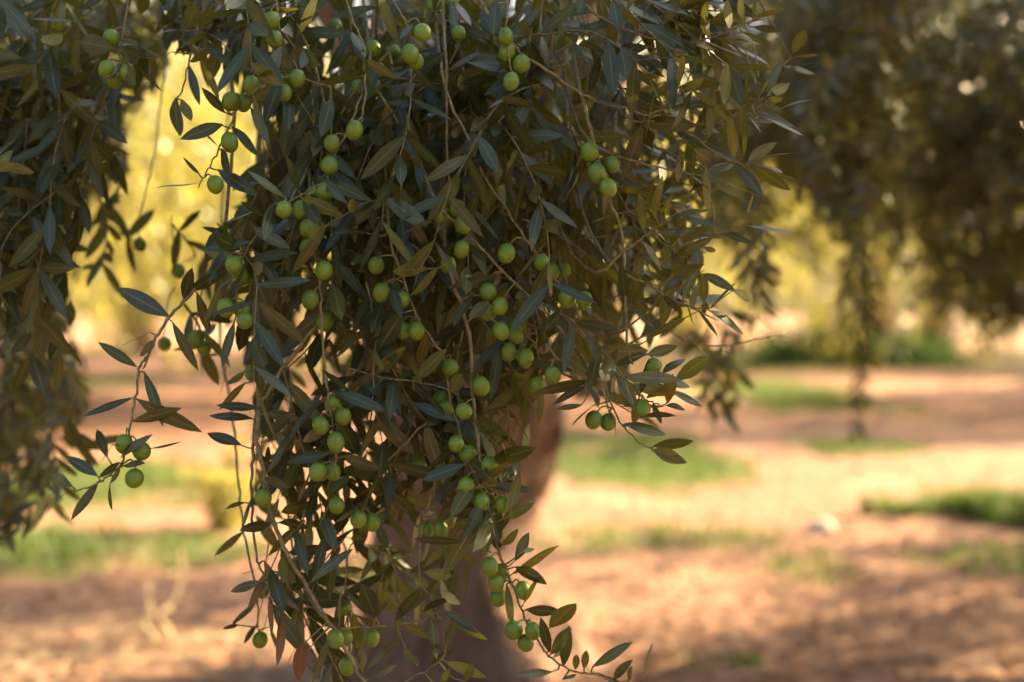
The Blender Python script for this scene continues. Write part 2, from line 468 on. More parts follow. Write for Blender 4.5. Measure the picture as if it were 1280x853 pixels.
# ------------------------------------------------------------------ traced shoots of the hanging curtain
# stem: points in photograph pixels, depth at start and end, radius start and end (mm)
STEMS = [
 ([(262,340),(240,367),(214,394),(195,424),(184,447),(174,460),(170,490),(164,531),(152,578),(130,599),(109,610),(92,614)], 1.43, 1.38, 2.4, 1.0),
 ([(330,95),(312,120),(296,139),(276,182),(266,202),(255,219),(248,235)], 1.45, 1.40, 1.6, 0.8),
 ([(343,-30),(351,60),(360,105),(366,116)], 1.42, 1.40, 1.8, 1.0),
 ([(440,150),(420,190),(407,217),(398,230),(381,242),(362,251),(347,254)], 1.43, 1.39, 1.6, 0.9),
 ([(370,240),(345,268),(331,285),(314,303),(301,326),(296,345),(296,380)], 1.43, 1.39, 1.6, 0.9),
 ([(388,250),(386,290),(396,330),(400,370),(402,413),(406,460),(411,497),(416,535),(420,580),(425,625)], 1.43, 1.38, 2.2, 1.0),
 ([(400,400),(370,440),(353,460),(338,488),(323,509),(317,541),(315,580),(314,619),(315,652),(321,699),(331,722),(352,760)], 1.45, 1.41, 2.8, 1.4),
 ([(323,520),(321,554),(325,572),(334,619),(340,647),(355,684),(370,712),(398,759),(419,789),(430,809),(445,837),(460,862)], 1.43, 1.39, 3.2, 2.2),
 ([(417,783),(452,784),(494,781),(529,774),(546,764)], 1.41, 1.40, 1.4, 0.8),
 ([(545,600),(530,650),(524,693),(525,727),(539,747),(546,764),(548,772)], 1.44, 1.40, 1.6, 0.9),
 ([(480,880),(507,852),(535,838),(557,820)], 1.42, 1.39, 1.6, 0.9),
 ([(560,330),(580,390),(588,430),(590,477),(597,552),(605,597),(611,639),(621,680),(636,719),(651,759),(662,785),(672,800),(684,819),(702,832),(725,841),(751,842)], 1.42, 1.35, 2.6, 1.1),
 ([(488,300),(504,348),(519,392),(540,425),(556,448),(563,500),(573,535),(586,575)], 1.43, 1.40, 1.8, 0.9),
 ([(545,250),(570,280),(600,309),(638,348),(685,395),(706,419),(722,450)], 1.43, 1.41, 2.0, 1.2),
 ([(560,120),(583,170),(604,217),(651,289),(696,351),(736,389)], 1.44, 1.41, 2.0, 1.1),
 ([(735,150),(748,200),(757,238),(777,289),(781,340),(784,426),(790,455)], 1.41, 1.39, 2.4, 1.4),
 ([(600,0),(645,60),(699,99),(743,126),(780,135),(804,144),(817,142),(843,124),(852,111)], 1.43, 1.37, 2.2, 0.9),
 ([(485,-30),(492,0),(509,31),(516,55)], 1.42, 1.39, 1.6, 1.0),
 ([(425,-30),(431,0),(451,48),(456,71),(455,130),(450,160)], 1.42, 1.39, 1.6, 1.0),
 ([(557,60),(558,129),(558,170),(563,252)], 1.45, 1.44, 2.0, 1.4),
 ([(735,10),(780,36),(825,51),(864,53),(890,47),(911,39),(943,24)], 1.43, 1.40, 1.9, 0.9),
 ([(790,150),(832,150),(849,156),(884,154),(912,151),(929,141),(956,121)], 1.42, 1.40, 1.6, 0.8),
 ([(804,144),(832,147),(864,169),(894,190),(919,204),(935,207)], 1.42, 1.39, 1.6, 0.9),
 ([(740,180),(780,197),(823,209),(855,216),(881,220)], 1.43, 1.41, 1.6, 0.8),
 ([(750,340),(780,314),(802,299),(825,282),(838,274)], 1.41, 1.38, 1.8, 0.9),
 ([(840,310),(870,298),(890,292),(907,289),(920,284),(936,277)], 1.43, 1.40, 1.4, 0.7),
 ([(770,335),(805,354),(827,367),(857,382),(875,385),(889,384)], 1.42, 1.39, 1.8, 0.8),
 ([(690,440),(720,464),(742,474),(754,477),(772,524),(799,552),(816,562)], 1.41, 1.38, 1.8, 0.9),
 ([(740,430),(770,465),(800,494),(816,504),(834,505),(842,476)], 1.41, 1.38, 1.4, 0.8),
 ([(540,676),(570,681),(596,683),(615,690)], 1.42, 1.40, 1.4, 0.9),
 ([(165,-30),(155,30),(150,70),(147,85)], 1.50, 1.47, 1.6, 1.0),
 ([(262,-20),(248,30),(236,80),(228,110),(222,124)], 1.50, 1.47, 1.6, 1.0),
 ([(-60,150),(-30,185),(-5,208)], 1.45, 1.42, 1.4, 0.8),
 ([(640,-40),(632,30),(636,70),(640,90)], 1.42, 1.40, 1.4, 0.9),
 ([(540,520),(500,560),(470,600),(452,640),(445,660)], 1.43, 1.40, 1.4, 0.9),
 ([(310,690),(322,740),(322,770),(325,800)], 1.55, 1.53, 1.6, 0.9),
 ([(820,400),(855,424),(882,432),(915,431),(948,424),(962,420)], 1.60, 1.62, 1.6, 0.8),
 ([(940,-20),(965,30),(985,66),(1000,80)], 1.55, 1.53, 1.6, 0.8),
 ([(180,250),(172,280),(176,298)], 1.80, 1.80, 1.2, 0.8),
 ([(668,400),(672,440),(676,466)], 1.46, 1.44, 1.2, 0.8),
]
# leaf: base x,y, tip x,y, look: t top side seen, u underside seen, e on edge, r dry reddish, p pale young top, tinted paler and tilted as if skylit
LEAVES = """
212 396 143 358 t;171 459 122 427 t;193 425 175 446 u;193 430 185 464 u;216 403 246 464 t;180 464 205 533 t;234 362 285 343 t
277 355 259 401 u;246 366 264 420 t;229 374 240 335 t;293 402 277 460 t;290 442 270 497 e;279 441 244 447 u;306 464 283 484 u;308 478 272 512 u
189 415 149 427 e;167 497 102 520 t;172 499 246 543 t;166 527 224 512 t;134 572 120 533 t;141 555 126 580 u;152 574 178 539 t;188 561 228 553 t
154 582 179 577 t;150 578 124 597 t;150 584 142 604 u;141 595 130 637 t;124 601 81 650 t;92 614 44 638 e;92 609 53 589 t;122 595 82 570 t
278 156 229 171 t;272 185 254 157 e;262 204 241 192 e;249 219 234 195 e;248 229 193 228 e;289 159 324 189 t;276 186 287 219 t;272 212 320 240 t
281 141 253 112 t;274 126 255 77 u;220 122 220 177 u;227 124 239 153 u;236 81 249 131 t;263 67 319 90 t;292 60 300 112 t;265 63 236 77 u;217 64 180 92 t
364 107 357 162 t;368 112 398 153 e;375 109 420 148 t;405 154 352 170 t;382 103 418 126 t;349 60 334 103 t;313 135 339 180 t
379 249 401 282 t;359 251 362 286 t;359 249 310 213 t;340 256 336 294 t;331 271 301 252 t;374 240 359 195 t;314 302 252 312 t;318 285 353 307 t
304 317 333 344 t;295 324 257 314 u;317 312 351 359 t;287 297 259 280 t;459 273 404 284 u;460 292 420 285 t;413 290 445 329 t;398 220 427 250 t;426 359 422 318 u
404 497 356 550 t;411 533 370 552 t;413 490 486 509 t;422 530 452 572 t;413 566 357 575 t;323 511 270 504 t;316 524 261 516 t;302 557 256 539 t;331 546 361 518 t
329 516 377 524 t;449 549 482 565 t;454 526 490 541 t;333 580 338 556 t;405 463 437 490 t;490 462 458 492 u;430 570 468 588 t;436 595 411 618 t;362 597 363 639 t;331 597 358 610 t
306 628 279 634 t;316 622 296 664 t;339 654 303 660 t;305 664 267 696 t;347 654 394 655 t;366 642 382 621 t;421 617 394 656 t;445 636 421 660 u;355 692 351 736 u
387 729 437 684 t;415 714 455 712 t;437 720 468 720 u;326 727 282 738 t;325 712 299 712 u;330 700 354 755 r;338 736 347 798 r;352 768 349 834 r;379 804 371 842 r;385 811 392 841 r;344 736 374 766 r
379 742 361 800 u;415 792 388 856 t;424 779 427 724 e;321 751 286 779 t;299 781 279 786 t;320 781 305 804 t;338 783 340 817 t;460 835 505 791 t;452 809 458 850 t;437 819 454 837 t
469 772 434 736 t;470 773 452 730 t;507 772 478 733 e;494 777 526 740 t;529 767 563 738 t;550 740 582 753 t;554 764 600 790 t;559 775 613 798 u;538 770 548 822 t;557 807 567 777 t;506 781 535 795 u
531 715 569 722 u;556 690 572 717 u;541 745 548 721 u;506 808 521 841 u;537 832 569 809 t;557 828 608 846 u;582 853 592 828 t;550 855 563 836 t;460 849 497 831 t;509 693 468 717 e
716 464 661 445 p;732 466 782 468 t;735 476 667 493 t;733 483 692 500 t;728 506 696 511 t;742 506 714 532 e;736 476 752 505 p;752 474 770 520 p;761 513 778 545 u;816 558 867 552 t;817 562 848 567 u;817 564 856 577 t
780 530 834 543 t;799 522 842 513 t;832 507 862 509 t;838 490 879 507 p;817 474 869 481 t;842 476 893 443 u;827 468 858 442 t;808 498 847 480 u;800 494 784 480 u;800 494 812 451 t;799 498 791 528 u;816 504 827 530 p;834 506 842 461 u;767 459 808 440 t;735 466 724 440 t;754 464 767 438 t
861 384 902 402 p;886 388 936 414 p;872 386 898 420 e;891 381 920 352 p;869 379 906 362 t;878 343 916 358 t;914 363 949 376 p;891 382 917 401 e;854 373 871 330 u;857 375 867 405 e;831 366 856 336 t;829 369 848 388 t;790 384 820 373 t;791 387 818 409 p;809 427 856 388 u;810 443 842 435 u;880 379 879 342 u;783 380 776 330 t;789 380 805 350 t
960 420 990 421 p;903 435 927 457 p;863 424 884 444 p
917 205 955 241 t;882 218 960 250 t;866 221 890 238 t;937 201 980 208 p;945 197 994 190 p;939 209 984 229 u;945 209 1003 221 e;919 205 883 214 t;936 269 937 241 u;934 282 993 292 p;900 294 941 295 t;934 276 962 271 u;935 275 925 269 u;915 290 949 306 e;880 291 903 304 u;892 287 893 231 e
840 274 889 254 p;822 291 874 287 t;846 319 885 299 t;842 342 881 319 p;827 270 837 239 p;830 278 845 260 u;820 274 821 215 u;825 274 801 242 e;780 255 838 227 t;848 228 850 190 t;806 291 797 238 u;804 302 828 338 p;832 334 835 302 u;855 350 872 326 u;880 310 897 315 t;838 313 855 330 p
956 121 975 73 p;959 120 987 105 u;957 127 982 119 u;939 139 996 149 p;957 147 1005 169 p;971 138 1012 122 p;929 145 959 159 e;931 141 939 91 u;946 124 959 93 u;949 121 944 67 e;927 171 926 132 u;906 130 904 82 u;899 149 927 130 u;837 134 902 129 p;824 142 867 152 p;856 115 907 103 e;856 112 884 96 u;857 106 875 67 t;851 108 834 62 e;849 109 852 66 u;800 102 821 57 u;830 55 864 79 t;824 120 800 79 e;869 56 909 62 p;902 43 952 49 p;929 40 963 61 e;881 55 926 88 e;937 199 963 182 u;931 152 935 195 e;918 199 914 145 u;886 171 892 115 u
812 2 862 13 t;876 41 885 0 t;911 36 909 0 u;928 24 928 0 u;941 20 945 0 u;943 24 981 9 e;939 28 968 19 p;941 34 976 37 p;797 39 782 6 t;829 31 801 8 t;992 66 1007 36 u;994 71 1025 63 p;979 83 1020 92 p
657 762 701 765 t;687 785 721 753 u;687 815 677 775 t;688 818 713 785 t;704 832 712 787 t;692 822 722 794 t;740 834 787 801 t;730 837 733 811 u;719 837 722 815 u;703 851 721 838 t;691 840 643 844 t;766 850 785 826 t;783 853 796 832 u;804 853 810 803 t;740 843 780 853 e;639 719 696 674 u;644 708 682 728 t;654 757 670 719 e;632 730 644 786 u
580 581 527 599 t;615 644 652 611 u;608 642 607 702 u;613 609 668 612 t;609 603 635 572 u;628 603 658 571 t;613 577 670 560 t;630 648 662 630 t;596 575 580 640 e;626 682 652 662 u;643 702 664 663 t;652 690 669 686 t;587 672 607 642 t;559 665 568 637 u;551 680 573 717 u
513 369 556 335 u;573 302 539 328 t;621 343 566 364 t;612 377 586 397 t;593 366 565 407 t;634 422 590 459 t;486 354 502 390 t;503 390 470 442 t;533 336 490 339 u;533 416 525 459 u;573 442 601 414 u;655 366 642 382 p;653 341 634 394 t;694 407 670 407 p;584 339 582 319 t;694 351 669 354 p
-5 205 46 216 u;-8 212 14 190 u;-6 200 16 168 p;-4 214 20 204 u
170 50 190 95 t;150 75 178 108 u;140 60 96 52 t;128 98 110 124 t;165 80 205 112 u
655 130 620 155 t;560 88 600 64 t;600 15 625 42 t;470 100 500 90 t;456 71 440 38 t;456 71 472 122 p;456 75 492 96 u;450 66 422 100 t
516 30 500 48 p;563 0 575 60 t;545 45 560 95 e;620 2 616 40 t;690 62 715 44 u;735 95 712 130 p;742 126 782 130 p;770 80 790 40 t"""
# olives: x, y, (diameter in pixels)
OLIVES = """139 48;133 87;143 100;160 90;288 127;304 129;314 107;327 117;346 101;355 116;371 99;340 25;343 49;419 33;287 178;269 231;416 156;415 179;401 149;412 207;391 243;406 240;355 262;376 262;386 286
543 5;563 3;573 42;632 46;652 80;639 102;466 62;493 66;513 68;520 77;528 41;466 110;449 110;443 163;480 175;501 171;463 219;481 207;572 261;579 281;553 270;694 153;677 15;774 73;787 73;818 88;746 217;765 206;760 235;737 190;706 50;675 160;634 65
470 332;560 331;577 312;580 346;477 366;502 375;406 402;521 414;503 414;560 432;563 460;552 500;557 511;610 365;625 383;610 391;626 414;644 420;635 440;644 409;657 448;690 339;704 338;677 328;633 317;730 375;708 373;742 525;760 528;803 511;817 458;672 481;691 469;443 483;465 481;429 521;420 553;453 514;417 506;570 555;580 514;585 567;601 483;405 338;451 329
293 332;302 343;320 345;282 385;302 387;306 401;385 310;388 375;316 467;155 555;177 564;206 430;245 424;255 435;175 306;223 339;401 532;168 598
397 590;416 590;448 649;329 623;394 712;431 760;328 738;325 800;419 799
612 582;583 608;602 628;628 631;524 584;403 590;465 653;551 662;532 663;612 709;620 729;623 747;627 716;654 738;642 788;666 789;657 804;465 798;431 797;434 833;421 632"""

BASE = np.array([-0.15, 4.70, 0.0])
tree = empty("olive_tree", BASE)
tag(tree, "big olive tree with drooping branches full of green olives and a thick leaning trunk", "tree")

class Stem: pass
stems = []
for pts, d0, d1, r0, r1 in STEMS:
    s = Stem()
    pts = [tuple(p) for p in pts]
    # carry the shoot on up into the crown, above the frame
    (xa, ya), (xb, yb) = pts[0], pts[1]
    dx, dy = xa - xb, ya - yb
    l = math.hypot(dx, dy) + 1e-6
    dx, dy = dx / l, dy / l
    ext = []; x, y, d = xa, ya, d0
    while y > -110:
        dx = 0.6 * dx + random.uniform(-0.12, 0.12); dy = 0.5 * dy - 0.62
        x += dx * 55; y += dy * 55; d += 0.06
        ext.append((x, y, d))
        if len(ext) > 40: break
    P3 = [at(*e) for e in ext[::-1]]
    n = len(pts)
    P3 += [at(px, py, d0 + (d1 - d0) * i / (n - 1)) for i, (px, py) in enumerate(pts)]
    nn = 5 * len(P3)
    s.path = smooth_path(P3, nn)
    s.path += rng.normal(0, 0.0006, s.path.shape)
    k = len(ext) / max(1, len(P3) - 1)
    tt = np.linspace(0, 1, nn)
    rr = np.where(tt < k, r0 + (k - tt) * 2.5, r0 + (r1 - r0) * (tt - k) / max(1e-6, 1 - k))
    s.rad = rr * 0.001 * 0.78
    # pixel positions of the path (for finding the nearest shoot)
    rel = s.path - np.array([0, 0, CAM_H])
    dep = rel @ FWD
    s.px = np.stack([640 + FPX * (rel @ RGT) / dep, 426.5 - FPX * (rel @ UPV) / dep, dep], -1)
    s.tub = Tubes()
    s.tub.add(s.path, s.rad, 7, lump=0.05)
    s.leaves = []; s.olives = []
    stems.append(s)

def nearest(px, py, up=False):
    best = (1e9, None, None)
    for s in stems:
        dd = np.hypot(s.px[:, 0] - px, s.px[:, 1] - py + (0))
        if up: dd = dd + np.where(s.px[:, 1] > py - 8, 14, 0)
        dd = dd + np.clip(s.px[:, 2] - 1.46, 0, 1) * 60
        i = int(np.argmin(dd))
        if dd[i] < best[0]: best = (dd[i], s, i)
    return best

leaf_defs = []
for tok in LEAVES.replace("\n", ";").split(";"):
    tok = tok.split()
    if len(tok) == 5: leaf_defs.append((*map(float, tok[:4]), tok[4]))

# shared leaf meshes
leaf_meshes = {}
def leaf_mesh(variant, kind, wq, tq):
    key = (variant, kind, wq, tq)
    if key not in leaf_meshes:
        tv, tf, tu = T_HI[variant]
        v = tv.copy() * 0.055; v[:, 1] *= wq
        t = {'p': 0.62, 'u': 0.55, 'r': 0.5}.get(kind, 0.30) + tq * 0.22
        leaf_meshes[key] = mesh_from("leaf", v, tf, MAT["dry_leaf"] if kind == 'r' else MAT["leaf"], tint=np.full(len(v), t), uv=tu)
    return leaf_meshes[key]

big = sorted(range(len(leaf_defs)), key=lambda k: -math.hypot(leaf_defs[k][0] - leaf_defs[k][2], leaf_defs[k][1] - leaf_defs[k][3]))[:300]
big = set(big); extra_leaves = []
n_leaf = 0
for bx, by, tx, ty, kind in leaf_defs:
    dist, s, i = nearest(bx, by)
    d = s.px[i, 2] + random.uniform(-0.012, 0.008) - (0.012 if dist > 12 else 0)
    B = at(bx, by, d)
    T2 = at(tx, ty, d)
    L2 = np.linalg.norm(T2 - B)
    # apparent length versus real length: short ones point towards or away from us
    full = max(L2 * 1.02, random.uniform(0.040, 0.056))
    full = min(full, L2 * 1.6)
    dep = math.sqrt(max(0, full * full - L2 * L2)) * random.choice((-1, -1, 1))
    T3 = at(tx, ty, d + dep)
    D = T3 - B
    side = unit(np.cross(D, FWD))
    if side[2] < 0: side = -side
    tocam = -FWD
    if kind in 'tp':
        nrm = tocam * random.uniform(0.7, 1.0) + side * random.uniform(-0.1, 0.75) + rng.normal(0, 0.25, 3)
    elif kind in 'ur':
        nrm = -tocam * random.uniform(0.6, 1.0) + side * random.uniform(-0.5, 0.6) + rng.normal(0, 0.25, 3)
    else:
        nrm = side + tocam * random.uniform(-0.22, 0.22)
    if kind == 'p': nrm = nrm + np.array([0.45, 0, 0.6])  # turns pale leaves up and right so they catch the sky
    Rm = frames(D[None], nrm[None].copy())[0]
    L = np.linalg.norm(D)
    me = leaf_mesh(random.randrange(8), kind if kind in 'pur' else 't', random.choice((0.9, 1.05, 1.2)), random.choice((-1, 0, 0.6, 1.2)))
    if n_leaf in big:
        s.leaves.append((me, B, Rm, L / 0.055))
    else:
        extra_leaves.append((B, D, nrm, L, 0.55 if kind == 'u' else 0.3))
    n_leaf += 1
    # petiole / side twig back to the shoot
    if dist > 3:
        A = s.path[i]
        if dist < 75:
            mid = (A + B) / 2 - np.array([0, 0, 0.1 * np.linalg.norm(A - B)]) + FWD * 0.004
            mid = mid - unit(D) * 0.15 * np.linalg.norm(A - B)
            s.tub.add(smooth_path([A, mid, B + unit(D) * 0.002], 6), np.linspace(0.0011, 0.0006, 6), 5)
        else:
            s.tub.add(smooth_path([B + np.array([random.uniform(-.03, .03), 0.07, 0.09]), B + np.array([0, 0.03, 0.02]) - unit(D) * 0.02, B], 6), np.linspace(0.0014, 0.0006, 6), 5)

# olives
def olive_mesh(seed):
    r_ = np.random.default_rng(seed)
    rings, seg = 9, 14
    V, F = [], []
    ecc = r_.uniform(1.04, 1.20); nip = r_.uniform(0.0, 0.05)
    ph = r_.uniform(0, 6.28)
    for i in range(rings + 1):
        th = math.pi * i / rings
        for k in range(seg):
            a = 2 * math.pi * k / seg
            rr = math.sin(th) * (1 + 0.03 * math.sin(2 * a + ph))
            z = math.cos(th) * ecc - (nip if i == rings else 0)
            if i == 0: z -= 0.06
            V.append((rr * math.cos(a) * 0.5, rr * math.sin(a) * 0.5, z * 0.5))
    for i in range(rings):
        for k in range(seg):
            a = i * seg + k; b = i * seg + (k + 1) % seg
            if i == 0: F.append([a, a + seg, b + seg])
            elif i == rings - 1: F.append([a, a + seg, b])
            else: F.append([a, a + seg, b + seg, b])
    return mesh_from("olive", np.array(V), F, MAT["olive"])
olive_meshes = [olive_mesh(k) for k in range(6)]
FAR_OLIVE = {(206, 430): 1.75, (175, 306): 1.8, (223, 339): 1.78, (245, 424): 1.55, (255, 435): 1.55, (394, 712): 1.55, (431, 760): 1.52,
             (465, 798): 1.50, (328, 738): 1.53, (325, 800): 1.53, (431, 797): 1.46, (434, 833): 1.46, (774, 73): 1.50, (787, 73): 1.50, (818, 88): 1.50}
placed = []
for tok in OLIVES.replace("\n", ";").split(";"):
    x, y = map(float, tok.split())
    dist, s, i = nearest(x, y, up=True)
    d = FAR_OLIVE.get((int(x), int(y)), None)
    dia = random.uniform(0.0158, 0.0182)
    if d is None:
        d = s.px[i, 2] - random.uniform(0.004, 0.014)
        if s.px[i, 2] > 1.46: d = s.px[i, 2] - 0.004
    C = at(x, y, d)
    for _ in range(12):                      # keep olives from running into one another
        bad = [c for c, r_ in placed if np.linalg.norm(c - C) < (r_ + dia) * 0.5 * 1.05]
        if not bad: break
        d += 0.006; C = at(x, y, d)
    placed.append((C, dia))
    axis = unit(np.array([random.uniform(-.35, .35), random.uniform(-.35, .35), 1.0]))
    s.olives.append((random.choice(olive_meshes), C, axis, dia))
    top = C + axis * dia * 0.5
    A = s.path[i]
    if dist > 90 or abs(d - s.px[i, 2]) > 0.08:
        A = C + np.array([random.uniform(-.02, .02), 0.02, 0.07])
    mid = (A + top) / 2 + axis * 0.25 * np.linalg.norm(A - top) + rng.normal(0, 0.0015, 3)
    s.tub.add(smooth_path([A, mid, top - axis * 0.0012], 7), np.linspace(0.0010, 0.0007, 7), 5)

for s in stems:
    org = s.path[-1]
    br = link("branch", s.tub.mesh("branch", MAT["twig"], org), None, org)
    world_child(br, tree)
    for me, B, Rm, sc in s.leaves:
        o = link("leaf", me)
        M = Matrix(Rm.tolist()).to_4x4() @ Matrix.Diagonal((sc, sc, sc, 1))
        o.matrix_basis = Matrix.Translation(tuple(B - org)) @ M
        o.parent = br
    for me, C, axis, dia in s.olives:
        o = link("olive", me)
        q = Vector(axis).to_track_quat('Z', 'Y')
        o.rotation_mode = 'QUATERNION'; o.rotation_quaternion = q
        o.scale = (dia, dia, dia)
        o.location = tuple(C - org)
        o.parent = br

# ------------------------------------------------------------------ procedural shoots
def shoot(start, d0, length, nstep, droop=0.5):
    """a drooping shoot: returns path (n,3)"""
    P = [np.asarray(start, float)]; v = unit(d0); st = length / nstep
    for k in range(nstep):
        v = unit(v + np.array([0, 0, -droop]) * st * 6 + rng.normal(0, 0.10, 3))
        P.append(P[-1] + v * st)
    return np.array(P)

class Cloud:
    def __init__(s): s.b = []; s.d = []; s.n = []; s.l = []; s.w = []; s.t = []; s.tub = Tubes()
    def leafy(s, path, r0, lmin, lmax, spacing, keep=None, up=0.8, wid=1.0, tube_seg=4, tl=0.0):
        seg = np.linalg.norm(np.diff(path, axis=0), axis=1); cum = np.concatenate([[0], np.cumsum(seg)])
        tot = cum[-1]; nn = max(2, int(tot / spacing))
        ph = rng.uniform(0, np.pi)
        for j in range(nn):
            q = (j + 0.6) / nn * tot
            i = min(len(path) - 2, int(np.searchsorted(cum, q)) - 1); i = max(i, 0)
            t = (q - cum[i]) / (seg[i] + 1e-9)
            p = path[i] * (1 - t) + path[i + 1] * t
            T = unit(path[i + 1] - path[i])
            u = unit(np.cross(T, [0.3, 0.5, 0.81])); w = np.cross(T, u)
            a = ph + j * np.pi / 2 + rng.normal(0, 0.3)
            for sg in (1, -1):
                if rng.random() < 0.10: continue
                sv = (u * math.cos(a) + w * math.sin(a)) * sg
                op = rng.uniform(0.6, 1.1)
                D = unit(T * math.cos(op) + sv * math.sin(op) + np.array([0, 0, -0.15]) + rng.normal(0, 0.12, 3))
                L = rng.uniform(lmin, lmax)
                if keep is not None and not keep(p + D * L * 0.9): continue
                nr = T * 0.5 + np.array([0, 0, up]) - FWD * rng.uniform(-0.45, 1.0) + rng.normal(0, 0.5, 3)
                s.b.append(p); s.d.append(D); s.n.append(nr); s.l.append(L); s.w.append(rng.uniform(0.85, 1.2) * wid)
                s.t.append(np.clip(rng.normal(0.34, 0.2) + tl, 0, 1))
        s.tub.add(path, np.linspace(r0, r0 * 0.35, len(path)), tube_seg, cap=False)
    def arrays(s, templates):
        return leaf_cloud(np.array(s.b), np.array(s.d), np.array(s.n), np.array(s.l), np.array(s.w), np.array(s.t), templates)

def inside(poly, x, y):
    c = False; n = len(poly); j = n - 1
    for i in range(n):
        xi, yi = poly[i]; xj, yj = poly[j]
        if (yi > y) != (yj > y) and x < (xj - xi) * (y - yi) / (yj - yi) + xi: c = not c
        j = i
    return c

def project(p):
    rel = p - np.array([0, 0, CAM_H]); dep = rel @ FWD
    return 640 + FPX * (rel @ RGT) / dep, 426.5 - FPX * (rel @ UPV) / dep

CURTAIN = [(225,-90),(235,40),(262,110),(315,130),(330,200),(285,240),(265,290),(235,340),(262,400),(300,430),(315,500),(305,560),(312,650),
           (330,700),(300,740),(315,800),(390,850),(380,900),(470,900),(500,850),(500,800),(560,800),(590,760),(560,720),(640,690),(655,600),(668,520),(690,478),(760,500),(800,540),
           (840,530),(870,490),(815,440),(830,410),(895,390),(880,330),(930,290),(890,250),(950,220),(930,180),(990,140),(960,80),(980,20),(1010,-90)]
LEFT = [(-120,-90),(228,-90),(225,60),(200,110),(165,150),(160,230),(130,270),(100,330),(90,420),(125,480),(105,540),(80,600),(45,640),(15,690),(-120,690)]
RIGHTM = [(960,-90),(1180,-90),(1150,100),(1120,240),(1080,330),(1040,300),(1005,240),(975,120)]

cloud = Cloud()
for B, D, nrm, L, t in extra_leaves:
    cloud.b.append(B); cloud.d.append(unit(D)); cloud.n.append(nrm); cloud.l.append(L); cloud.w.append(1.0); cloud.t.append(t)
def curtain(poly, count, d_lo, d_hi, lo=(0.046, 0.064), ymax=900, ymin=-80, rightish=False, spacing=0.022, length=(0.13, 0.30), droop=None):
    xs = [p[0] for p in poly]; ys = [p[1] for p in poly]
    made = 0; tries = 0
    while made < count and tries < count * 60:
        tries += 1
        x = random.uniform(min(xs), max(xs)); y = random.uniform(max(ymin, min(ys)), min(ymax, max(ys)))
        if not inside(poly, x, y): continue
        d = random.uniform(d_lo, d_hi)
        st = at(x, y, d)
        if rightish and x > 740:
            d0 = np.array([random.uniform(0.5, 1.0), random.uniform(-0.5, 0.3), random.uniform(-0.45, 0.5)]); dr = 0.25
        else:
            d0 = np.array([random.uniform(-0.75, 0.75), random.uniform(-0.6, 0.4), random.uniform(-1.0, 0.15)]); dr = 0.7
        if droop is not None: dr = droop; d0 = d0 * np.array([1.6, 1.6, 0.8])
        path = shoot(st, d0, random.uniform(*length), 9, dr)
        ok = sum(inside(poly, *project(p)) for p in path)
        if ok < 6: continue
        n_in = next((k for k, p in enumerate(path) if not inside(poly, *project(p))), len(path))
        if n_in < 4: continue
        path = path[:n_in]
        made += 1
        cloud.leafy(path, random.uniform(0.0009, 0.0016), lo[0], lo[1], spacing, keep=lambda p: inside(poly, *project(p)))

curtain(CURTAIN, 62, 1.44, 1.52, ymax=470, rightish=True)
curtain(CURTAIN, 20, 1.44, 1.52, ymin=430, rightish=True, length=(0.10, 0.2))
curtain(CURTAIN, 80, 1.52, 1.70, ymax=400, rightish=True)
curtain(CURTAIN, 14, 1.50, 1.64, ymin=400)
curtain(CURTAIN, 120, 1.68, 2.2, ymax=330, ymin=-60, lo=(0.045, 0.06), length=(0.2, 0.4))
curtain(LEFT, 55, 1.55, 1.75, ymax=240)
curtain(LEFT, 165, 2.2, 3.2, lo=(0.045, 0.062), length=(0.2, 0.45), spacing=0.02)
curtain(RIGHTM, 170, 3.0, 4.3, lo=(0.05, 0.068), length=(0.25, 0.5), spacing=0.022, droop=0.3)
curtain([(1080,-90),(1420,-90),(1420,430),(1330,480),(1280,400),(1245,470),(1215,370),(1175,440),(1145,300),(1100,220)], 330, 4.2, 5.5, lo=(0.05, 0.07), length=(0.35, 0.7), spacing=0.03, droop=0.22)
curtain([(860,-90),(1110,-90),(1090,170),(1050,120),(1000,260),(960,200),(930,300),(880,330)], 200, 4.2, 5.5, lo=(0.05, 0.07), length=(0.3, 0.6), spacing=0.03, droop=0.22)
curtain([(1000,-260),(1420,-260),(1420,300),(1330,400),(1280,260),(1240,330),(1200,250),(1150,300),(1100,150),(1040,170)], 520, 7.3, 8.9, lo=(0.055, 0.08), length=(0.4, 0.8), spacing=0.03, ymin=-260, droop=0.22)  # dense far strands, partly out of view, placed to shade the left ground
curtain([(880,120),(1330,120),(1330,440),(1270,400),(1230,450),(1190,380),(1140,420),(1095,300),(1030,360),(985,330),(930,390),(890,350)], 95, 4.6, 5.4, lo=(0.05, 0.075), length=(0.25, 0.6), spacing=0.034, droop=0.15)
curtain([(185,-70),(310,-70),(300,60),(250,85),(205,60)], 16, 1.5, 1.8)
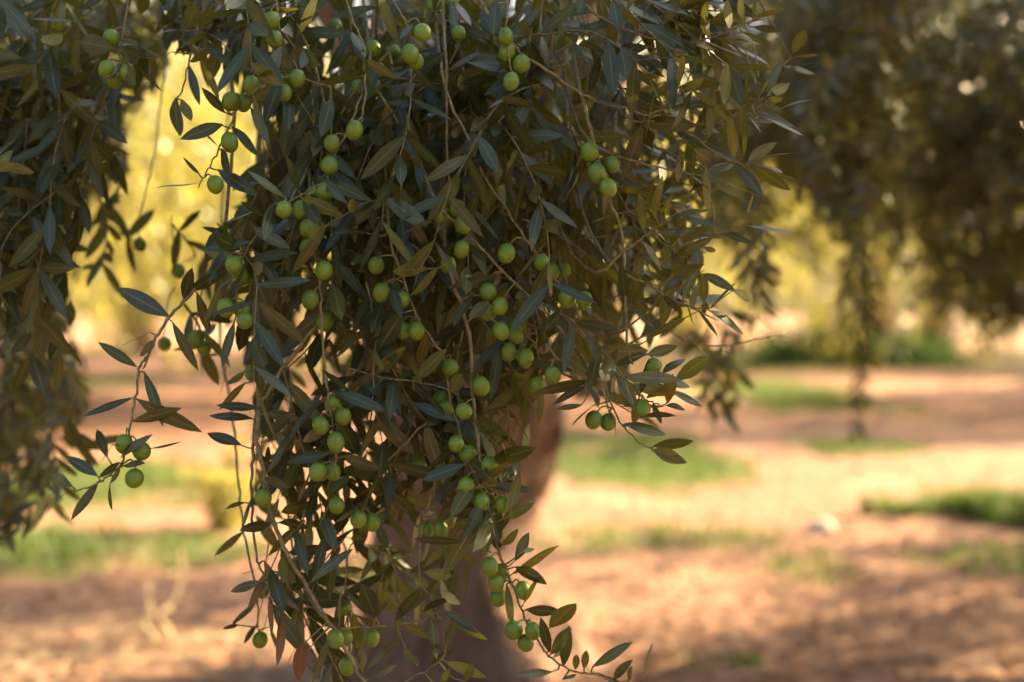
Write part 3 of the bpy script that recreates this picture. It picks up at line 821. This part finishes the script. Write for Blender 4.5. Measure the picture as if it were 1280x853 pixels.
# single strands hanging further back
for x0, y0, x1, y1, d in [(1062,150,1072,545,3.9),(1080,200,1088,430,4.1),(1050,180,1055,400,4.0),(930,230,948,395,2.7),(942,260,950,370,2.8),(888,400,905,520,2.6),(905,380,915,500,2.7),
                          (875,420,880,500,2.6),(1000,150,1010,300,3.4),(1110,200,1120,330,4.2),(120,230,128,335,1.85),(150,230,165,300,1.9),(215,280,225,330,1.78),(60,500,75,610,1.9),(95,490,115,560,1.8),
                          (230,380,250,440,1.6),(1150,60,1190,330,5.0),(1210,60,1240,420,5.2),(40,560,60,640,2.0),(20,580,28,660,2.1)]:
    for rep in range(2 if d > 2.5 else 1):
        a = at(x0 + rep * 9, y0, d); b = at(x1 + rep * 5, y1 - rep * 40, d + 0.05)
        mid = (a + b) / 2 + rng.normal(0, 0.015, 3)
        cloud.leafy(smooth_path([a, mid, b], 12), 0.002, 0.045, 0.062, 0.019)

# crown over and around the curtain, above and beside the frame (shades the hanging branches)
def outside_view(p):
    dep = (p - np.array([0, 0, CAM_H])) @ FWD
    if dep < 0.25: return np.hypot(p[0], p[1]) > 1.1 or p[2] > CAM_H + 0.8
    x, y = project(p)
    return x < -90 or x > 1370 or y < -45
crown = Cloud()
n = 0
while n < 900:
    th = random.uniform(0, 2 * math.pi); ph = math.acos(random.uniform(-0.15, 1.0)); rr = random.uniform(0.55, 1.0) ** 0.5
    c = BASE + np.array([0.25, 0.1, 3.0]) + rr * np.array([4.1 * math.sin(ph) * math.cos(th), 4.0 * math.sin(ph) * math.sin(th), 2.3 * math.cos(ph)])
    out = unit(np.array([math.cos(th), math.sin(th), 0.0]))
    path = shoot(c, out * random.uniform(0.2, 1) + np.array([0, 0, random.uniform(-0.6, 0.5)]), random.uniform(0.6, 1.2), 8, 0.5)
    if not all(outside_view(p) for p in path): continue
    if np.any((path[:, 1] < 1.5) & (np.abs(path[:, 0]) < 2.4)): continue
    n += 1
    crown.leafy(path, 0.004, 0.06, 0.09, 0.045, keep=outside_view, tube_seg=3, wid=1.5)
# extra strands added on the crown's sunward side to block the sun
n = 0
while n < 780:
    th = random.uniform(R(-58), R(22)); rr = random.uniform(2.4, 4.3)
    c = BASE + np.array([0.25 + rr * math.cos(th), rr * math.sin(th), random.uniform(2.1, 4.4)])
    path = shoot(c, np.array([random.uniform(-.5, .6), random.uniform(-.5, .5), random.uniform(-1, .2)]), random.uniform(0.6, 1.1), 8, 0.6)
    if not all(outside_view(p) for p in path): continue
    n += 1
    crown.leafy(path, 0.003, 0.06, 0.09, 0.04, keep=outside_view, tube_seg=3, wid=1.5)

V1, F1, U1, T1 = cloud.arrays(T_MID)
tags_leaf = mesh_from("foliage", V1 - BASE, F1, MAT["leaf"], tint=T1, uv=U1)
tag(link("foliage", tags_leaf, tree), kind="stuff")
V2, F2, U2, T2_ = crown.arrays(T_LOW)
tag(link("crown", mesh_from("crown", V2 - BASE, F2, MAT["leaf"], tint=T2_, uv=U2), tree), kind="stuff")
tag(link("twigs", cloud.tub.mesh("twigs", MAT["twig"], BASE), tree), kind="stuff")
tag(link("crown_twigs", crown.tub.mesh("crown_twigs", MAT["bark"], BASE), tree), kind="stuff")
print("leaves", len(cloud.b), len(crown.b), "traced", n_leaf)

# trunk of the foreground tree
def trunk_mesh(path_px, d, name, mat):
    P, Rd = [], []
    for x, y, hw in path_px:
        P.append(at(x, y, d)); Rd.append(hw / FPX * d)
    n_ = 60
    path = smooth_path(P, n_); rad = np.interp(np.linspace(0, 1, n_), np.linspace(0, 1, len(Rd)), Rd)
    seg = 44
    ang = np.linspace(0, 2 * np.pi, seg, endpoint=False)
    V = []
    for i in range(n_):
        z = path[i, 2]
        flare = np.clip((0.45 - z) / 0.45, 0, 1)
        ridge = 1 + 0.10 * np.sin(5 * ang + 3 * z + 0.5) + 0.06 * np.sin(9 * ang - 5 * z) + 0.035 * np.sin(17 * ang + 9 * z) \
                + flare * 0.16 * np.sin(6 * ang + 1.0) + (vnoise(ang * 3 + 20, np.full(seg, z * 6 + 20), 21) - 0.5) * 0.16
        r = rad[i] * ridge * 0.95
        V.append(np.stack([path[i, 0] + r * np.cos(ang), path[i, 1] + r * np.sin(ang), np.full(seg, z)], -1))
    V = np.concatenate(V)
    i = np.arange(n_ * seg).reshape(n_, seg)
    F = np.stack([i[:-1], np.roll(i, -1, 1)[:-1], np.roll(i, -1, 1)[1:], i[1:]], -1).reshape(-1, 4)[:, ::-1]
    return V, F
V, F = trunk_mesh([(575,880,175),(578,842,150),(572,790,128),(560,730,108),(556,690,100),(566,640,98),(588,590,100),(598,540,100),(600,480,98),(596,400,96),(590,300,100),(590,200,112)], 4.7, "trunk", MAT["bark"])
link("trunk", mesh_from("trunk", V - BASE, F, MAT["bark"]), tree)
fork = at(590, 200, 4.7)
for dx, dy, dz, r0 in [(-1.2, -1.0, 2.0, .13), (1.7, -1.0, 1.9, .13), (0.2, -2.2, 1.9, .11), (-1.2, 1.6, 1.7, .12), (1.3, 1.5, 1.9, .12), (-0.5, -1.8, 1.7, .08), (2.6, -1.8, 1.6, .08), (-2.2, -0.6, 1.7, .08), (2.7, 3.5, 1.3, .09), (1.7, 3.6, 1.5, .08)]:
    t = Tubes()
    e = fork + np.array([dx, dy, dz])
    m = fork + np.array([dx * 0.45, dy * 0.45, dz * 0.65])
    t.add(smooth_path([fork - np.array([0, 0, 0.15]), m, e], 14), np.linspace(r0, 0.025, 14), 10, lump=0.05)
    link("limb", t.mesh("limb", MAT["bark"], BASE), tree)

# ------------------------------------------------------------------ grove trees behind
def grove_tree_meshes(seed, n_strand=720):
    global rng
    rng = np.random.default_rng(seed); random.seed(seed)
    c = Cloud()
    lobes = [(random.uniform(-1.4, 1.4), random.uniform(-1.4, 1.4), random.uniform(-.9, .9), random.uniform(0.9, 1.4)) for _ in range(10)]
    for k in range(n_strand):
        lx, ly, lz, lr = random.choice(lobes)
        th = random.uniform(0, 2 * math.pi); ph = math.acos(random.uniform(-0.6, 1.0)); rr = random.uniform(0.6, 1.0)
        q = np.array([lx + lr * rr * math.sin(ph) * math.cos(th), ly + lr * rr * math.sin(ph) * math.sin(th), 2.35 + lz + 1.15 * rr * math.cos(ph)])
        out = unit(np.array([q[0], q[1], 0.3]))
        path = shoot(q, out * random.uniform(0.2, 0.9) + np.array([0, 0, random.uniform(-0.5, 0.4)]), random.uniform(0.6, 1.25), 8, 0.42)
        if path[-1, 2] < 0.4: continue
        c.leafy(path, 0.004, 0.06, 0.10, 0.055, tube_seg=3, wid=1.35, tl=0.1)
    V, F, U, T = c.arrays(T_FAR)
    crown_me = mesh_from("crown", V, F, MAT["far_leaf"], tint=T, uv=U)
    t = Tubes()
    px = [np.array([0, 0, -0.1]), np.array([0.05, 0.02, 0.5]), np.array([-0.08, 0.05, 1.0]), np.array([0.05, 0, 1.6]), np.array([0.1, 0.05, 2.1])]
    t.add(smooth_path(px, 16), np.interp(np.linspace(0, 1, 16), [0, .12, .4, 1], [.36, .26, .2, .17]), 14, lump=0.06)
    trunk_me = t.mesh("trunk", MAT["bark"])
    limbs = []
    for k in range(5):
        a = k * 1.256 + random.uniform(-.3, .3); t = Tubes()
        e = np.array([math.cos(a) * 1.3, math.sin(a) * 1.3, 3.5 + random.uniform(-.3, .4)])
        t.add(smooth_path([px[-1] - np.array([0, 0, .2]), np.array([e[0] * .5, e[1] * .5, 2.9]), e], 9), np.linspace(.11, .03, 9), 8, lump=0.05)
        limbs.append(t.mesh("limb", MAT["bark"]))
    return crown_me, trunk_me, limbs
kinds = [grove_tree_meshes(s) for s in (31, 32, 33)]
rng = np.random.default_rng(77); random.seed(77)

def grove_tree(kind, x, y, sc, rot, label, group=None):
    e = empty("grove_olive_tree", (x, y, 0))
    e.rotation_euler = (0, 0, rot); e.scale = (sc, sc, sc)
    tag(e, label, "tree", group)
    c, t, ls = kinds[kind]
    tag(link("crown", c, e), kind="stuff")
    link("trunk", t, e)
    for l in ls: link("limb", l, e)
    return e
GROVE = [
 (0, 5.2, 8.3, 0.60, 0.3, "unseen young olive tree added to cast a shadow band beside the tall grass clump", None),  # out of view, kept small so its shadow makes a narrow band
 (2, 4.0, 5.6, 0.60, 2.3, "unseen young olive tree added to shade the soil strip with the tiny green weed", None),  # out of view, added to darken the nearest soil
 (0, 6.0, 1.9, 1.00, 1.3, "unseen olive tree added on the sunny side to shade the ground near the camera", None),  # off-frame shade tree, cuts warm bounce from the ground
 (2, 4.2, -5.0, 1.00, 5.3, "unseen olive tree added behind the camera to shade the ground there", None),  # off-frame shade tree behind the camera
 (1, -4.6, 12.5, 1.2, 1.2, "sunlit yellow olive tree seen through the gap left of the hanging olive branches", None),
 (2, 1.2, 18.5, 1.3, 2.1, "olive tree behind the green grass strip, crown hanging over the soil", None),
 (1, 6.6, 16.0, 1.15, 4.0, "glowing golden olive tree right of the dark green shrub", None),
]
FARL = "olive tree in the blurred rows at the back of the grove"
for k, (x, y, s) in enumerate([(-8.5, 13, 1.2), (-6.0, 18, 1.35), (-1.8, 20, 1.4), (16.0, 22, 1.5), (11.5, 20, 1.4), (-12, 26, 1.6), (-4.5, 28, 1.7), (1.5, 29, 1.8), (7.5, 29, 1.8), (18.0, 30, 1.9),
                               (-10, 38, 2.1), (-2, 40, 2.2), (5, 41, 2.2), (12, 40, 2.2), (-16, 40, 2.2), (20, 38, 2.2)]):
    GROVE.append((k % 3, x, y, s, k * 1.7, FARL, "olive trees in rows at the back of the grove"))
for k, (x, y, s) in enumerate([(-5.2, -5.5, 1.15), (0.3, -8.0, 1.25), (-6.5, 1.0, 1.1), (-6.8, 6.5, 1.0), (8.5, -7.0, 1.2)]):  # unseen trees added beside and behind the camera to cut horizon light
    GROVE.append((k % 3, x, y, s, k * 2.3 + 1, "unseen full grown olive tree added to block low sky light around the big tree", "unseen olive trees added to block low sky light"))
for g in GROVE: grove_tree(*g)

# green shrub in the distance
def leafy_bush(name, loc, rx, rz, n, lmin, lmax, mat, label, cat, up=0.9):
    e = empty(name, loc); c = Cloud()
    for k in range(n):
        a = random.uniform(0, 2 * math.pi); q = random.random() ** 0.5
        b = np.array([math.cos(a) * rx * q * 0.5, math.sin(a) * rx * q * 0.5, 0.0])
        d = np.array([math.cos(a) * q * rx * 0.8, math.sin(a) * q * rx * 0.8, rz * (1.1 - 0.5 * q) * up])
        path = shoot(b, d, np.linalg.norm(d) * random.uniform(0.7, 1.05), 7, 0.15)
        c.leafy(path, 0.006 * max(1, rz), lmin, lmax, lmax * 0.55, tube_seg=3, wid=2.0)
    V, F, U, T = c.arrays(T_LOW)
    tag(link("foliage", mesh_from("foliage", V, F, mat, tint=T, uv=U), e), kind="stuff")
    link("stem", c.tub.mesh("stem", MAT["twig"]), e)
    return tag(e, label, cat)
g = ground_at(1062, 456)
leafy_bush("green_shrub", (g[0], g[1], 0), 2.3, 1.7, 420, 0.12, 0.20, MAT["shrub_leaf"], "dark green rounded shrub standing behind the grass strip", "shrub")
g = ground_at(285, 668)
leafy_bush("sunlit_sapling", (g[0], g[1], 0), 0.14, 0.70, 20, 0.05, 0.08, MAT["far_leaf"], "small sunlit yellow green sapling left of the thick olive trunk", "sapling")
g = ground_at(936, 838)
leafy_bush("leafy_weed", (g[0], g[1], 0), 0.06, 0.06, 14, 0.025, 0.04, MAT["shrub_leaf"], "tiny bright green leafy weed on bare soil", "weed")

# grass
def grass_blades(n, xr, yr, hmin, hmax, name, wfun, parent=None, kind="stuff", clump=False):
    x = rng.uniform(*xr, n); y = rng.uniform(*yr, n)
    keep = rng.random(n) < wfun(x, y)
    x, y = x[keep], y[keep]; m = len(x)
    h = rng.uniform(hmin, hmax, m); a = rng.uniform(0, 2 * np.pi, m); ln_ = rng.uniform(0.1, 0.7, m) * h; w = rng.uniform(0.003, 0.006, m)
    z0 = ground_height(x, y) - 0.01
    ca, sa = np.cos(a), np.sin(a)
    b1 = np.stack([x - sa * w, y + ca * w, z0], -1); b2 = np.stack([x + sa * w, y - ca * w, z0], -1)
    m1 = np.stack([x + ca * ln_ * .35 - sa * w * .8, y + sa * ln_ * .35 + ca * w * .8, z0 + h * .6], -1)
    m2 = np.stack([x + ca * ln_ * .35 + sa * w * .8, y + sa * ln_ * .35 - ca * w * .8, z0 + h * .6], -1)
    t = np.stack([x + ca * ln_, y + sa * ln_, z0 + h], -1)
    V = np.stack([b1, b2, m1, m2, t], 1).reshape(-1, 3)
    k = (np.arange(m) * 5)[:, None]
    F = np.concatenate([k + [0, 1, 3], k + [0, 3, 2], k + [2, 3, 4]])
    return V, F
V, F = grass_blades(700000, (-7, 9), (4.0, 30), 0.03, 0.10, "grass", lambda x, y: grass_weight(x, y) * np.clip(1.3 - y / 30, 0.3, 1))
tag(link("grass", mesh_from("grass", V, F, MAT["grass"])), "short green grass growing in strips across the bare soil", "grass", kind="stuff")
# taller clump at the right
gc = ground_at(1235, 655)
VV, FF, off = [], [], 0
for k in range(26):
    tx, ty = gc[0] + random.gauss(0.2, 0.32), gc[1] + random.gauss(0.1, 0.2)
    sp = random.uniform(.05, .11)
    V, F = grass_blades(random.randint(120, 260), (tx - sp, tx + sp), (ty - sp, ty + sp), 0.05, random.uniform(0.12, 0.24) + 0.12 * max(0, tx - gc[0]), "grass_clump", lambda x, y: np.clip(1.1 - ((x - tx) ** 2 + (y - ty) ** 2) / sp ** 2, 0, 1))
    VV.append(V); FF.append(F + off); off += len(V)
V, F = np.concatenate(VV), np.concatenate(FF)
o = np.array([gc[0], gc[1], 0])
tag(link("grass_clump", mesh_from("grass_clump", V - o, F, MAT["grass"]), loc=o), "tall green grass clump at the edge of the sunlit strip", "grass")

# litter: fallen leaves, chips and straw on the bare soil
def litter():
    n_ = 26000
    r = 3.6 + 12 * rng.random(n_) ** 1.6; a = rng.uniform(-0.45, 0.45, n_)
    x = r * np.sin(a); y = r * np.cos(a)
    k = rng.random(n_) > grass_weight(x, y) * 0.9
    x, y = x[k], y[k]; m = len(x)
    base = np.stack([x, y, ground_height(x, y) + 0.006], -1)
    D = np.stack([rng.normal(0, 1, m), rng.normal(0, 1, m), rng.normal(0.12, 0.15, m)], -1)
    Nn = np.stack([rng.normal(0, .35, m), rng.normal(0, .35, m), np.ones(m)], -1)
    V, F, U, T = leaf_cloud(base, D, Nn, rng.uniform(0.03, 0.07, m), rng.uniform(0.8, 1.6, m), rng.random(m), T_LOW)
    tag(link("leaf_litter", mesh_from("leaf_litter", V, F, MAT["litter"], tint=T, uv=U)), "fallen brown leaves scattered over the bare soil", "leaf litter", kind="stuff")
litter()

# curled dry weed stalks on the left
gd = ground_at(165, 800); dw = 4.95
e = empty("dry_weed", (gd[0], gd[1], 0))
tag(e, "curled pale dry weed stalks standing on the sunlit soil", "dry weed")
for pts, r0 in [([(195,802),(176,772),(195,770),(215,752),(226,722),(226,690)], 7), ([(215,800),(205,780),(188,762),(190,742),(205,725),(217,715)], 6),
                ([(135,795),(140,778),(155,768),(175,765),(190,768)], 6), ([(95,835),(104,815),(113,790)], 5), ([(190,770),(185,745),(186,728)], 4)]:
    t = Tubes()
    P = [at(x, y, dw + random.uniform(-.06, .06)) for x, y in pts]
    t.add(smooth_path(P, 22), np.linspace(r0, r0 * 0.55, 22) * 0.001 * 1.5, 7)
    link("stalk", t.mesh("stalk", MAT["straw"], (gd[0], gd[1], 0)), e)
# flattened straw at the lower left
t = Tubes()
for k in range(150):
    g0 = ground_at(random.uniform(-60, 420), random.uniform(795, 900)); a = random.uniform(0, math.pi); L = random.uniform(.1, .35)
    p = np.array([g0[0], g0[1], 0.012 + random.uniform(0, .02)]); q = p + np.array([math.cos(a) * L, math.sin(a) * L, random.uniform(0, .05)])
    t.add(smooth_path([p, (p + q) / 2 + np.array([random.uniform(-.03, .03), 0, .02]), q], 6), 0.0016, 4)
tag(link("dry_straw", t.mesh("dry_straw", MAT["straw"])), "flattened dry straw lying on the sunlit soil", "straw", kind="stuff")

# pale stone in the sun
def stone(px, py, r, label):
    import bmesh
    g0 = ground_at(px, py); bm = bmesh.new(); bmesh.ops.create_icosphere(bm, subdivisions=3, radius=r)
    for v in bm.verts:
        k = 1 + 0.25 * math.sin(v.co.x / r * 2.3 + 1) * math.cos(v.co.y / r * 2.9) + random.uniform(-.03, .03)
        v.co = Vector((v.co.x * k * 1.15, v.co.y * k, v.co.z * k * 0.7))
    me = bpy.data.meshes.new("stone"); bm.to_mesh(me); bm.free(); me.materials.append(MAT["stone"])
    tag(link("stone", me, loc=(g0[0], g0[1], r * 0.35)), label, "stone")
stone(1025, 668, 0.07, "pale rounded stone shining on the soil between grass and sun strip")
